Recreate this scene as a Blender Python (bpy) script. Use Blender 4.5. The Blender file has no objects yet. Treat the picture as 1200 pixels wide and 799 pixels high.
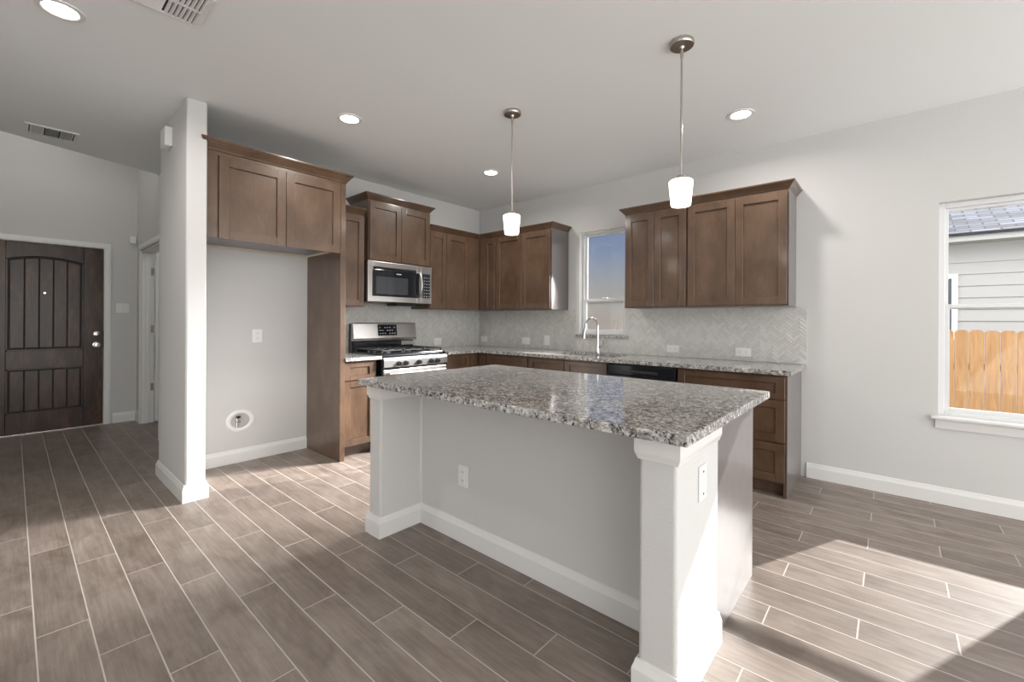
import bpy, bmesh, math, random
from mathutils import Vector, Matrix
random.seed(7)
sc = bpy.context.scene
col = sc.collection
PI = math.pi
CH = 2.774            # kitchen ceiling height

# ------------------------------------------------------------------ camera
cam_d = bpy.data.cameras.new('camera')
cam = bpy.data.objects.new('camera', cam_d)
col.objects.link(cam)
cam_d.sensor_width = 36.0
cam_d.lens = 36.0 * 511.9 / 1200.0
cam_d.shift_y = (375.7 - 399.5) / 1200.0
cam_d.clip_start = 0.05
cam_d.clip_end = 400
_a, _r = math.radians(41.145), math.radians(-0.35)
F = Vector((-math.sin(_a), math.cos(_a), 0)); R = Vector((math.cos(_a), math.sin(_a), 0)); U = Vector((0, 0, 1))
R2 = R * math.cos(_r) - U * math.sin(_r); U2 = R * math.sin(_r) + U * math.cos(_r)
M = Matrix((R2, U2, -F)).transposed().to_4x4()
M.translation = Vector((4.329, -4.266, 1.256))
cam.matrix_world = M
sc.camera = cam

# ------------------------------------------------------------------ world, sun, exposure
sc.view_settings.view_transform = 'Standard'
sc.view_settings.look = 'None'
sc.view_settings.gamma = 1.0
sc.view_settings.use_curve_mapping = False
sc.view_settings.exposure = 0.0
sc.cycles.use_denoising = True
sc.cycles.max_bounces = 10
sc.cycles.diffuse_bounces = 6
sc.cycles.glossy_bounces = 5
sc.cycles.transmission_bounces = 6
sc.cycles.transparent_max_bounces = 16
sc.cycles.sample_clamp_indirect = 6.0

SKY = 1.0
SUN = 9.5
FILL_SKY = 4.2
CAN_W = 12.0
WINDOW_SPOT_W = 1750.0
world = bpy.data.worlds.new('sky')
sc.world = world
world.use_nodes = True
wn, wl = world.node_tree.nodes, world.node_tree.links
wn.clear()
w_out = wn.new('ShaderNodeOutputWorld'); w_bg = wn.new('ShaderNodeBackground')
w_tc = wn.new('ShaderNodeTexCoord'); w_sep = wn.new('ShaderNodeSeparateXYZ'); w_rp = wn.new('ShaderNodeValToRGB')
wl.new(w_tc.outputs['Generated'], w_sep.inputs[0]); wl.new(w_sep.outputs['Z'], w_rp.inputs[0])
e = w_rp.color_ramp.elements          # clear low sky towards the sun side of the house
e[0].position = 0.0; e[0].color = (0.30, 0.26, 0.225, 1)
e[1].position = 1.0; e[1].color = (0.90, 0.93, 0.97, 1)
for p_, c_ in ((0.035, (0.30, 0.285, 0.265, 1)), (0.085, (0.24, 0.27, 0.30, 1)), (0.14, (0.11, 0.19, 0.34, 1)), (0.19, (0.055, 0.14, 0.34, 1)), (0.35, (0.20, 0.32, 0.55, 1))):
    x_ = e.new(p_); x_.color = c_
w_mr = wn.new('ShaderNodeMapRange'); w_mr.inputs[1].default_value = 0.55; w_mr.inputs[2].default_value = 0.10   # unseen side of the sky brightened as added fill for the room
w_sb = wn.new('ShaderNodeMath'); w_sb.operation = 'SUBTRACT'; wl.new(w_sep.outputs['Y'], w_sb.inputs[0]); wl.new(w_sep.outputs['X'], w_sb.inputs[1]); wl.new(w_sb.outputs[0], w_mr.inputs[0])
w_mx = wn.new('ShaderNodeMix'); w_mx.data_type = 'RGBA'
wl.new(w_mr.outputs[0], w_mx.inputs[0]); wl.new(w_rp.outputs[0], w_mx.inputs[6]); w_mx.inputs[7].default_value = (FILL_SKY * 1.0, FILL_SKY * 0.985, FILL_SKY * 0.96, 1)
wl.new(w_mx.outputs[2], w_bg.inputs[0]); wl.new(w_bg.outputs[0], w_out.inputs[0])
w_bg.inputs[1].default_value = SKY

sun_d = bpy.data.lights.new('sun', 'SUN')
sun_d.energy = SUN; sun_d.angle = math.radians(0.55); sun_d.color = (1.0, 0.97, 0.93)
sun = bpy.data.objects.new('sun', sun_d); col.objects.link(sun)
sun.location = (6, 8, 8)
sun.rotation_euler = Vector((-0.455, -1.0, -0.575)).to_track_quat('-Z', 'Y').to_euler()

# added spot just inside the sink window, standing in for sunlight its glass scatters
hz_d = bpy.data.lights.new('added_window_spot', 'SPOT'); hz_d.energy = WINDOW_SPOT_W; hz_d.shadow_soft_size = 0.32
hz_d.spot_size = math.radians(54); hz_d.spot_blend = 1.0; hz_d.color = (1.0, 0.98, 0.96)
hz = bpy.data.objects.new('added_window_spot', hz_d); col.objects.link(hz)
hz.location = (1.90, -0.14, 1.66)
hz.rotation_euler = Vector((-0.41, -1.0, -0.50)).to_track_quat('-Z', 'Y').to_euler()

# ------------------------------------------------------------------ material helpers
def new_mat(name):
    m = bpy.data.materials.new(name); m.use_nodes = True
    nt = m.node_tree
    return m, nt, nt.nodes, nt.links, nt.nodes['Principled BSDF']

def setp(b, **k):
    names = {'base': 'Base Color', 'rough': 'Roughness', 'metal': 'Metallic', 'ior': 'IOR', 'trans': 'Transmission Weight',
             'coat': 'Coat Weight', 'coat_rough': 'Coat Roughness', 'spec': 'Specular IOR Level', 'aniso': 'Anisotropic'}
    for a, v in k.items():
        if a == 'base': v = (*v, 1)
        b.inputs[names[a]].default_value = v

def mathn(nd, lk, op, a, b=None, c=None):
    n = nd.new('ShaderNodeMath'); n.operation = op
    for i, v in enumerate((a, b, c)):
        if v is None: continue
        if isinstance(v, (int, float)): n.inputs[i].default_value = v
        else: lk.new(v, n.inputs[i])
    return n.outputs[0]

def ramp(nd, lk, fac, stops, const=False):
    r = nd.new('ShaderNodeValToRGB')
    if const: r.color_ramp.interpolation = 'CONSTANT'
    el = r.color_ramp.elements
    el[0].position = stops[0][0]; el[0].color = (*stops[0][1], 1)
    el[1].position = stops[-1][0]; el[1].color = (*stops[-1][1], 1)
    for p, c in stops[1:-1]:
        x = el.new(p); x.color = (*c, 1)
    lk.new(fac, r.inputs[0])
    return r.outputs[0]

def mixc(nd, lk, fac, a, b, blend='MIX'):
    n = nd.new('ShaderNodeMix'); n.data_type = 'RGBA'; n.blend_type = blend
    for i, v in ((0, fac), (6, a), (7, b)):
        if isinstance(v, (int, float)): n.inputs[i].default_value = v
        elif isinstance(v, tuple): n.inputs[i].default_value = (*v, 1)
        else: lk.new(v, n.inputs[i])
    return n.outputs[2]

def noise(nd, lk, vec, scale, detail=3, rough=0.5, dist=0.0):
    n = nd.new('ShaderNodeTexNoise')
    n.inputs['Scale'].default_value = scale; n.inputs['Detail'].default_value = detail
    n.inputs['Roughness'].default_value = rough; n.inputs['Distortion'].default_value = dist
    lk.new(vec, n.inputs['Vector'])
    return n.outputs['Fac']

def mapping(nd, lk, vec, scale=(1, 1, 1), loc=(0, 0, 0), rot=(0, 0, 0)):
    n = nd.new('ShaderNodeMapping')
    n.inputs['Scale'].default_value = scale; n.inputs['Location'].default_value = loc; n.inputs['Rotation'].default_value = rot
    lk.new(vec, n.inputs['Vector'])
    return n.outputs[0]

def bump(nd, lk, b, h, strength, dist=0.01):
    n = nd.new('ShaderNodeBump'); n.inputs['Strength'].default_value = strength; n.inputs['Distance'].default_value = dist
    lk.new(h, n.inputs['Height']); lk.new(n.outputs[0], b.inputs['Normal'])

def plain(name, base, rough=0.5, **k):
    m, nt, nd, lk, b = new_mat(name); setp(b, base=base, rough=rough, **k)
    # a faint procedural unevenness in the gloss
    g = nd.new('ShaderNodeNewGeometry'); f = noise(nd, lk, g.outputs['Position'], 14, 2)
    mr = nd.new('ShaderNodeMapRange'); mr.inputs[3].default_value = max(0.0, rough - 0.03); mr.inputs[4].default_value = min(1.0, rough + 0.03)
    lk.new(f, mr.inputs[0]); lk.new(mr.outputs[0], b.inputs['Roughness'])
    return m

def painted_wall(name, base, bump_s=0.12, scale=260):
    m, nt, nd, lk, b = new_mat(name); setp(b, base=base, rough=0.72, spec=0.3)
    g = nd.new('ShaderNodeNewGeometry')
    h = noise(nd, lk, g.outputs['Position'], scale, 2, 0.5)
    bump(nd, lk, b, h, bump_s, 0.004)
    return m

def emit(name, colr, strength):
    m = bpy.data.materials.new(name); m.use_nodes = True
    nd, lk = m.node_tree.nodes, m.node_tree.links
    nd.clear(); o = nd.new('ShaderNodeOutputMaterial'); e_ = nd.new('ShaderNodeEmission')
    e_.inputs[0].default_value = (*colr, 1); e_.inputs[1].default_value = strength
    lk.new(e_.outputs[0], o.inputs[0])
    return m

MAT = {}
MAT['wall'] = painted_wall('wall_paint', (0.565, 0.564, 0.557))
MAT['island_wall'] = painted_wall('island_wall_paint', (0.575, 0.574, 0.567), 0.4, 150)
MAT['ceiling'] = painted_wall('ceiling_paint', (0.83, 0.85, 0.855), 0.08, 120)
MAT['trim'] = plain('white_trim_paint', (0.70, 0.70, 0.69), 0.32)
MAT['vinyl'] = plain('white_vinyl', (0.70, 0.71, 0.72), 0.3)
MAT['plate'] = plain('white_plastic', (0.74, 0.74, 0.73), 0.3)
MAT['plate_shadow'] = plain('dark_slot', (0.05, 0.05, 0.05), 0.6)
MAT['steel'] = plain('brushed_stainless', (0.50, 0.49, 0.475), 0.30, metal=1.0)
MAT['nickel'] = plain('brushed_nickel', (0.50, 0.46, 0.42), 0.3, metal=1.0)
MAT['chrome'] = plain('chrome', (0.72, 0.72, 0.74), 0.08, metal=1.0)
MAT['black_gloss'] = plain('black_enamel', (0.012, 0.014, 0.018), 0.08)
MAT['black_matte'] = plain('black_cast_iron', (0.02, 0.02, 0.022), 0.5)
MAT['black_plastic'] = plain('black_plastic', (0.02, 0.021, 0.024), 0.3)
MAT['grey_glass'] = plain('dark_oven_glass', (0.05, 0.055, 0.06), 0.05)
MAT['legend'] = plain('pale_legend_print', (0.45, 0.47, 0.5), 0.5)
MAT['birch'] = plain('pale_birch_ply', (0.56, 0.50, 0.40), 0.5)
MAT['cab_under'] = plain('grey_melamine_underside', (0.20, 0.19, 0.205), 0.35)
MAT['brass'] = plain('satin_nickel_hardware', (0.72, 0.70, 0.66), 0.25, metal=1.0)
MAT['vent_dark'] = plain('dark_duct', (0.03, 0.03, 0.03), 0.8)
MAT['can_glow'] = emit('recessed_lamp_lens', (1.0, 0.97, 0.92), 14.0)
MAT['pendant_glow'] = emit('pendant_glass_lit', (1.0, 0.93, 0.84), 5.0)

def wood_cab():
    m, nt, nd, lk, b = new_mat('brown_stained_maple')
    tc = nd.new('ShaderNodeTexCoord'); oi = nd.new('ShaderNodeObjectInfo')
    v = nd.new('ShaderNodeVectorMath'); v.operation = 'ADD'
    sc3 = nd.new('ShaderNodeVectorMath'); sc3.operation = 'SCALE'; sc3.inputs[3].default_value = 9.0
    cmb = nd.new('ShaderNodeCombineXYZ')
    for i in range(3): lk.new(oi.outputs['Random'], cmb.inputs[i])
    lk.new(cmb.outputs[0], sc3.inputs[0]); lk.new(tc.outputs['Object'], v.inputs[0]); lk.new(sc3.outputs[0], v.inputs[1])
    a = noise(nd, lk, mapping(nd, lk, v.outputs[0], (1, 1, 0.6)), 5.5, 4, 0.6, 0.3)
    g = noise(nd, lk, mapping(nd, lk, v.outputs[0], (14, 14, 1)), 9, 4, 0.6)
    c1 = ramp(nd, lk, a, [(0.28, (0.066, 0.037, 0.022)), (0.5, (0.096, 0.056, 0.034)), (0.72, (0.130, 0.078, 0.049))])
    c2 = ramp(nd, lk, g, [(0.3, (0.84, 0.83, 0.82)), (0.7, (1.06, 1.06, 1.06))])
    lk.new(mixc(nd, lk, 1.0, c1, c2, 'MULTIPLY'), b.inputs['Base Color'])
    setp(b, rough=0.36, spec=0.4, coat=0.7, coat_rough=0.14)
    bump(nd, lk, b, g, 0.04, 0.002)
    return m
MAT['wood'] = wood_cab()
MAT['side_sheen'] = plain('brown_side_with_painted_sheen', (0.13, 0.115, 0.115), 0.34, coat=0.5, coat_rough=0.2, spec=0.5)  # cabinet brown greyed in its base colour to imitate the reflected sheen
MAT['side_sheen'].node_tree.nodes['Principled BSDF'].inputs['IOR'].default_value = 1.55

def door_wood():
    m, nt, nd, lk, b = new_mat('dark_knotty_alder')
    tc = nd.new('ShaderNodeTexCoord')
    a = noise(nd, lk, mapping(nd, lk, tc.outputs['Object'], (1, 3, 0.8)), 3.0, 5, 0.65, 0.6)
    g = noise(nd, lk, mapping(nd, lk, tc.outputs['Object'], (1, 22, 1.6)), 4.0, 4, 0.6, 0.4)
    vo = nd.new('ShaderNodeTexVoronoi'); vo.inputs['Scale'].default_value = 2.6
    lk.new(mapping(nd, lk, tc.outputs['Object'], (1, 1.6, 1)), vo.inputs['Vector'])
    k = ramp(nd, lk, vo.outputs['Distance'], [(0.0, (0.12, 0.1, 0.09)), (0.06, (0.3, 0.26, 0.22)), (0.12, (1, 1, 1))])
    c = ramp(nd, lk, a, [(0.3, (0.018, 0.009, 0.006)), (0.5, (0.042, 0.020, 0.012)), (0.68, (0.095, 0.046, 0.026))])
    c2 = ramp(nd, lk, g, [(0.3, (0.55, 0.52, 0.50)), (0.7, (1.2, 1.2, 1.2))])
    lk.new(mixc(nd, lk, 1.0, mixc(nd, lk, 1.0, c, c2, 'MULTIPLY'), k, 'MULTIPLY'), b.inputs['Base Color'])
    setp(b, rough=0.28, spec=0.35)
    bump(nd, lk, b, a, 0.10, 0.006)
    return m
MAT['door_wood'] = door_wood()
MAT['door_groove'] = plain('near_black_groove_stain', (0.008, 0.006, 0.005), 0.6)

def granite():
    m, nt, nd, lk, b = new_mat('speckled_grey_granite')
    g = nd.new('ShaderNodeNewGeometry'); P = g.outputs['Position']
    n1 = noise(nd, lk, P, 30, 5, 0.7, 0.5)
    n2 = noise(nd, lk, P, 66, 4, 0.65, 0.3)
    n3 = noise(nd, lk, mapping(nd, lk, P, loc=(3, 7, 1)), 70, 3, 0.6)
    vo = nd.new('ShaderNodeTexVoronoi'); vo.inputs['Scale'].default_value = 120; vo.distance = 'EUCLIDEAN'
    lk.new(P, vo.inputs['Vector'])
    base = ramp(nd, lk, n1, [(0.3, (0.15, 0.147, 0.145)), (0.44, (0.27, 0.265, 0.26)), (0.56, (0.43, 0.425, 0.415)), (0.7, (0.64, 0.635, 0.62))])
    sepc = nd.new('ShaderNodeSeparateColor'); lk.new(vo.outputs['Color'], sepc.inputs[0])
    crys = ramp(nd, lk, sepc.outputs[0], [(0.0, (0.45, 0.44, 0.43)), (0.35, (0.9, 0.88, 0.86)), (0.8, (1.25, 1.24, 1.22))])
    c = mixc(nd, lk, 1.0, base, crys, 'MULTIPLY')
    dk = ramp(nd, lk, n2, [(0.40, (1, 1, 1)), (0.45, (0, 0, 0))])
    c = mixc(nd, lk, dk, c, (0.035, 0.033, 0.034))
    dk2 = ramp(nd, lk, n3, [(0.60, (0, 0, 0)), (0.66, (1, 1, 1))])
    c = mixc(nd, lk, dk2, c, (0.62, 0.60, 0.58))
    lk.new(c, b.inputs['Base Color'])
    setp(b, rough=0.10, spec=0.6)
    return m
MAT['granite'] = granite()

def floor_tile():
    m, nt, nd, lk, b = new_mat('wood_look_plank_tile')
    g = nd.new('ShaderNodeNewGeometry'); sp = nd.new('ShaderNodeSeparateXYZ'); lk.new(g.outputs['Position'], sp.inputs[0])
    W, L, Y0, GR = 0.1535, 0.908, -4.201, 0.0022
    ry = mathn(nd, lk, 'DIVIDE', mathn(nd, lk, 'SUBTRACT', sp.outputs['Y'], Y0), W)
    row = mathn(nd, lk, 'FLOOR', ry)
    fy = mathn(nd, lk, 'SUBTRACT', ry, row)
    m3 = mathn(nd, lk, 'FLOORED_MODULO', row, 3.0)
    off = mathn(nd, lk, 'ADD', mathn(nd, lk, 'MULTIPLY', m3, L / 3.0), -0.012)
    rx = mathn(nd, lk, 'DIVIDE', mathn(nd, lk, 'SUBTRACT', sp.outputs['X'], off), L)
    cl = mathn(nd, lk, 'FLOOR', rx)
    fx = mathn(nd, lk, 'SUBTRACT', rx, cl)
    def edge(f, size):
        d = mathn(nd, lk, 'MINIMUM', f, mathn(nd, lk, 'SUBTRACT', 1.0, f))
        return mathn(nd, lk, 'MULTIPLY', d, size)
    d = mathn(nd, lk, 'MINIMUM', edge(fy, W), edge(fx, L))
    gm = nd.new('ShaderNodeMapRange'); gm.interpolation_type = 'SMOOTHSTEP'
    gm.inputs[1].default_value = GR * 0.7; gm.inputs[2].default_value = GR * 1.5
    gm.inputs[3].default_value = 1.0; gm.inputs[4].default_value = 0.0
    lk.new(d, gm.inputs[0]); grout = gm.outputs[0]
    cmb = nd.new('ShaderNodeCombineXYZ'); lk.new(row, cmb.inputs[0]); lk.new(cl, cmb.inputs[1])
    wn_ = nd.new('ShaderNodeTexWhiteNoise'); wn_.noise_dimensions = '2D'; lk.new(cmb.outputs[0], wn_.inputs['Vector'])
    # grain coordinate shifted per plank
    sv = nd.new('ShaderNodeVectorMath'); sv.operation = 'MULTIPLY_ADD'
    lk.new(wn_.outputs['Color'], sv.inputs[0]); sv.inputs[1].default_value = (30, 30, 30); lk.new(g.outputs['Position'], sv.inputs[2])
    gr = noise(nd, lk, mapping(nd, lk, sv.outputs[0], (1.6, 26, 1)), 2.2, 6, 0.62, 0.5)
    cloud = noise(nd, lk, mapping(nd, lk, sv.outputs[0], (1.0, 2.2, 1)), 3.4, 5, 0.62, 0.7)
    fine = noise(nd, lk, mapping(nd, lk, sv.outputs[0], (5, 90, 1)), 3.0, 3, 0.5)
    c = ramp(nd, lk, gr, [(0.25, (0.160, 0.127, 0.104)), (0.5, (0.200, 0.162, 0.136)), (0.75, (0.245, 0.204, 0.176))])
    cc = ramp(nd, lk, cloud, [(0.3, (0.70, 0.665, 0.64)), (0.5, (0.97, 0.97, 0.98)), (0.70, (1.20, 1.22, 1.25))])
    c = mixc(nd, lk, 1.0, c, cc, 'MULTIPLY')
    cf = ramp(nd, lk, fine, [(0.3, (0.92, 0.92, 0.92)), (0.7, (1.06, 1.06, 1.06))])
    c = mixc(nd, lk, 1.0, c, cf, 'MULTIPLY')
    pv = ramp(nd, lk, wn_.outputs['Value'], [(0.0, (0.86, 0.85, 0.84)), (1.0, (1.13, 1.13, 1.14))])
    c = mixc(nd, lk, 1.0, c, pv, 'MULTIPLY')
    c = mixc(nd, lk, grout, c, (0.43, 0.395, 0.36))
    lk.new(c, b.inputs['Base Color'])
    rr = nd.new('ShaderNodeMapRange'); rr.inputs[3].default_value = 0.42; rr.inputs[4].default_value = 0.75
    lk.new(grout, rr.inputs[0]); lk.new(rr.outputs[0], b.inputs['Roughness'])
    setp(b, spec=0.65)
    h = mathn(nd, lk, 'ADD', mathn(nd, lk, 'MULTIPLY', mathn(nd, lk, 'SUBTRACT', 1.0, grout), 1.0), mathn(nd, lk, 'MULTIPLY', gr, 0.25))
    bump(nd, lk, b, h, 0.35, 0.0015)
    return m
MAT['floor'] = floor_tile()

def backsplash_mat(name, basec, rough):
    m, nt, nd, lk, b = new_mat(name)
    g = nd.new('ShaderNodeNewGeometry')
    f = nd.new('ShaderNodeTexWhiteNoise'); lk.new(g.outputs['Random Per Island'], f.inputs['Vector'])
    lo = tuple(x * 0.91 for x in basec); hi = tuple(min(1, x * 1.08) for x in basec)
    lk.new(ramp(nd, lk, f.outputs['Value'], [(0, lo), (1, hi)]), b.inputs['Base Color'])
    setp(b, rough=rough, spec=0.5)
    return m
MAT['tile'] = backsplash_mat('pale_grey_glazed_tile', (0.56, 0.56, 0.54), 0.2)
MAT['tile_grout'] = plain('light_grout', (0.66, 0.65, 0.63), 0.8)

def clear_glass(name, tint=(1, 1, 1)):
    m = bpy.data.materials.new(name); m.use_nodes = True
    nd, lk = m.node_tree.nodes, m.node_tree.links; nd.clear()
    o = nd.new('ShaderNodeOutputMaterial'); mx = nd.new('ShaderNodeMixShader'); t = nd.new('ShaderNodeBsdfTransparent')
    gl = nd.new('ShaderNodeBsdfGlossy'); fr = nd.new('ShaderNodeFresnel')
    t.inputs[0].default_value = (*tint, 1); gl.inputs['Roughness'].default_value = 0.0; fr.inputs[0].default_value = 1.45
    lk.new(fr.outputs[0], mx.inputs[0]); lk.new(t.outputs[0], mx.inputs[1]); lk.new(gl.outputs[0], mx.inputs[2]); lk.new(mx.outputs[0], o.inputs[0])
    return m
MAT['glass'] = clear_glass('window_glass')

def hazy_glass():
    m = bpy.data.materials.new('hazy_obscure_glass'); m.use_nodes = True
    nd, lk = m.node_tree.nodes, m.node_tree.links; nd.clear()
    o = nd.new('ShaderNodeOutputMaterial')
    g = nd.new('ShaderNodeBsdfTransparent'); g.inputs[0].default_value = (0.93, 0.93, 0.93, 1)
    t = nd.new('ShaderNodeBsdfTranslucent'); t.inputs[0].default_value = (0.9, 0.89, 0.88, 1)
    gl = nd.new('ShaderNodeBsdfGlossy'); gl.inputs['Roughness'].default_value = 0.05
    geo = nd.new('ShaderNodeNewGeometry')
    f = noise(nd, lk, geo.outputs['Position'], 4, 4, 0.6)
    fr = ramp(nd, lk, f, [(0.4, (0.03, 0.03, 0.03)), (0.8, (0.045, 0.045, 0.045))])
    mx = nd.new('ShaderNodeMixShader'); lk.new(fr, mx.inputs[0]); lk.new(g.outputs[0], mx.inputs[1]); lk.new(t.outputs[0], mx.inputs[2])
    m2 = nd.new('ShaderNodeMixShader'); m2.inputs[0].default_value = 0.05; lk.new(mx.outputs[0], m2.inputs[1]); lk.new(gl.outputs[0], m2.inputs[2])
    lk.new(m2.outputs[0], o.inputs[0])
    return m
MAT['hazy'] = hazy_glass()

def siding():
    m, nt, nd, lk, b = new_mat('white_painted_siding'); setp(b, base=(0.34, 0.345, 0.35), rough=0.6)
    g = nd.new('ShaderNodeNewGeometry'); h = noise(nd, lk, mapping(nd, lk, g.outputs['Position'], (3, 3, 40)), 3, 3)
    bump(nd, lk, b, h, 0.1, 0.004)
    return m
MAT['siding'] = siding()

def shingles():
    m, nt, nd, lk, b = new_mat('grey_asphalt_shingles')
    tc = nd.new('ShaderNodeTexCoord')
    br = nd.new('ShaderNodeTexBrick'); br.inputs['Scale'].default_value = 1.0
    br.inputs['Color1'].default_value = (0.04, 0.046, 0.065, 1); br.inputs['Color2'].default_value = (0.15, 0.168, 0.215, 1)
    br.inputs['Mortar'].default_value = (0.012, 0.013, 0.02, 1)
    br.inputs['Mortar Size'].default_value = 0.012; br.inputs['Brick Width'].default_value = 0.34; br.inputs['Row Height'].default_value = 0.13
    lk.new(tc.outputs['Object'], br.inputs['Vector'])
    lk.new(br.outputs['Color'], b.inputs['Base Color']); setp(b, rough=0.85)
    return m
MAT['shingles'] = shingles()

def fence_wood():
    m, nt, nd, lk, b = new_mat('new_cedar_picket')
    tc = nd.new('ShaderNodeTexCoord'); oi = nd.new('ShaderNodeObjectInfo')
    cmb = nd.new('ShaderNodeCombineXYZ')
    for i in range(3): lk.new(oi.outputs['Random'], cmb.inputs[i])
    v = nd.new('ShaderNodeVectorMath'); v.operation = 'MULTIPLY_ADD'; lk.new(cmb.outputs[0], v.inputs[0]); v.inputs[1].default_value = (20, 20, 20); lk.new(tc.outputs['Object'], v.inputs[2])
    a = noise(nd, lk, mapping(nd, lk, v.outputs[0], (12, 12, 1)), 2.5, 4, 0.6, 0.8)
    c = ramp(nd, lk, a, [(0.3, (0.27, 0.135, 0.050)), (0.5, (0.34, 0.185, 0.075)), (0.75, (0.40, 0.245, 0.115))])
    lk.new(c, b.inputs['Base Color']); setp(b, rough=0.7)
    return m
MAT['fence'] = fence_wood()
MAT['ground'] = plain('dry_grass_ground', (0.22, 0.20, 0.13), 0.95)

# ------------------------------------------------------------------ mesh helpers
class MB:
    """collects shapes into one bmesh"""
    def __init__(s): s.bm = bmesh.new()
    def box(s, x0, x1, y0, y1, z0, z1):
        xs, ys, zs = sorted((x0, x1)), sorted((y0, y1)), sorted((z0, z1))
        v = [s.bm.verts.new((x, y, z)) for z in zs for y in ys for x in xs]
        for f in ((0, 2, 3, 1), (4, 5, 7, 6), (0, 1, 5, 4), (2, 6, 7, 3), (0, 4, 6, 2), (1, 3, 7, 5)):
            s.bm.faces.new([v[i] for i in f])
        return s
    def prism(s, pts, axis, a, b):
        """polygon of 2-D points extruded along axis ('x','y','z') from a to b"""
        def P(p, t):
            return {'x': (t, p[0], p[1]), 'y': (p[0], t, p[1]), 'z': (p[0], p[1], t)}[axis]
        va = [s.bm.verts.new(P(p, a)) for p in pts]; vb = [s.bm.verts.new(P(p, b)) for p in pts]
        s.bm.faces.new(va); s.bm.faces.new(vb[::-1])
        n = len(pts)
        for i in range(n):
            s.bm.faces.new((va[i], vb[i], vb[(i + 1) % n], va[(i + 1) % n]))
        return s
    def cyl(s, p0, p1, r0, r1=None, n=24, caps=True):
        r1 = r0 if r1 is None else r1
        p0, p1 = Vector(p0), Vector(p1); d = (p1 - p0).normalized()
        a = d.orthogonal().normalized(); b = d.cross(a)
        va = [s.bm.verts.new(p0 + (a * math.cos(t) + b * math.sin(t)) * r0) for t in [2 * PI * i / n for i in range(n)]]
        vb = [s.bm.verts.new(p1 + (a * math.cos(t) + b * math.sin(t)) * r1) for t in [2 * PI * i / n for i in range(n)]]
        for i in range(n): s.bm.faces.new((va[i], va[(i + 1) % n], vb[(i + 1) % n], vb[i]))
        if caps: s.bm.faces.new(va[::-1]); s.bm.faces.new(vb)
        return s
    def lathe(s, prof, c=(0, 0, 0), n=32, sx=1.0, sy=1.0, axis='z', close=False):
        """prof: (r, h) pairs round the axis"""
        rings = []
        for r, h in prof:
            ring = []
            for i in range(n):
                t = 2 * PI * i / n; p, q = r * math.cos(t) * sx, r * math.sin(t) * sy
                v = {'z': (p, q, h), 'x': (h, p, q), 'y': (p, h, q)}[axis]
                ring.append(s.bm.verts.new((c[0] + v[0], c[1] + v[1], c[2] + v[2])))
            rings.append(ring)
        pairs = list(zip(rings, rings[1:])) + ([(rings[-1], rings[0])] if close else [])
        for a, b in pairs:
            for i in range(n): s.bm.faces.new((a[i], a[(i + 1) % n], b[(i + 1) % n], b[i]))
        if not close:
            if prof[0][0] > 1e-5: s.bm.faces.new(rings[0][::-1])
            if prof[-1][0] > 1e-5: s.bm.faces.new(rings[-1])
        return s
    def tube(s, pts, r, n=14, caps=True):
        pts = [Vector(p) for p in pts]; rs = r if isinstance(r, (list, tuple)) else [r] * len(pts)
        rings = []; up = None
        for i, p in enumerate(pts):
            d = (pts[min(i + 1, len(pts) - 1)] - pts[max(i - 1, 0)]).normalized()
            if up is None: up = d.orthogonal().normalized()
            up = (up - d * up.dot(d)).normalized(); b = d.cross(up)
            rings.append([s.bm.verts.new(p + (up * math.cos(t) + b * math.sin(t)) * rs[i]) for t in [2 * PI * k / n for k in range(n)]])
        for a, b in zip(rings, rings[1:]):
            for i in range(n): s.bm.faces.new((a[i], a[(i + 1) % n], b[(i + 1) % n], b[i]))
        if caps: s.bm.faces.new(rings[0][::-1]); s.bm.faces.new(rings[-1])
        return s
    def molding(s, path, prof, closed=False, ends=(None, None)):
        """sweep (out, z) profile along a plan path; 'out' is to the right of travel"""
        P = [Vector(p) for p in path]; n = len(P); mit = []
        def nrm(a, b):
            d = (b - a).normalized(); return Vector((d.y, -d.x))
        for i in range(n):
            if closed: n1, n2 = nrm(P[i - 1], P[i]), nrm(P[i], P[(i + 1) % n])
            elif i == 0: n1 = n2 = nrm(P[0], P[1])
            elif i == n - 1: n1 = n2 = nrm(P[-2], P[-1])
            else: n1, n2 = nrm(P[i - 1], P[i]), nrm(P[i], P[i + 1])
            m = (n1 + n2) / (1 + n1.dot(n2))
            if i == 0 and ends[0] and not closed: m = Vector(ends[0])
            if i == n - 1 and ends[1] and not closed: m = Vector(ends[1])
            mit.append(m)
        rows = [[s.bm.verts.new((P[i].x + mit[i].x * o, P[i].y + mit[i].y * o, z)) for o, z in prof] for i in range(n)]
        k = len(prof)
        seq = list(zip(rows, rows[1:])) + ([(rows[-1], rows[0])] if closed else [])
        for a, b in seq:
            for j in range(k): s.bm.faces.new((a[j], b[j], b[(j + 1) % k], a[(j + 1) % k]))
        if not closed: s.bm.faces.new(rows[0]); s.bm.faces.new(rows[-1][::-1])
        return s
    def build(s, name, mat, parent=None, smooth=False, bevel=0.0, seg=2, extra=()):
        bmesh.ops.recalc_face_normals(s.bm, faces=s.bm.faces)
        me = bpy.data.meshes.new(name); s.bm.to_mesh(me); s.bm.free()
        o = bpy.data.objects.new(name, me); col.objects.link(o)
        me.materials.append(mat)
        for m_ in extra: me.materials.append(m_)
        if parent: o.parent = parent
        if smooth:
            for p in me.polygons: p.use_smooth = True
            try:
                me.set_sharp_from_angle(angle=math.radians(35))
            except Exception: pass
        if bevel:
            b = o.modifiers.new('bevel', 'BEVEL'); b.width = bevel; b.segments = seg; b.limit_method = 'ANGLE'; b.angle_limit = math.radians(40)
        return o

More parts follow.
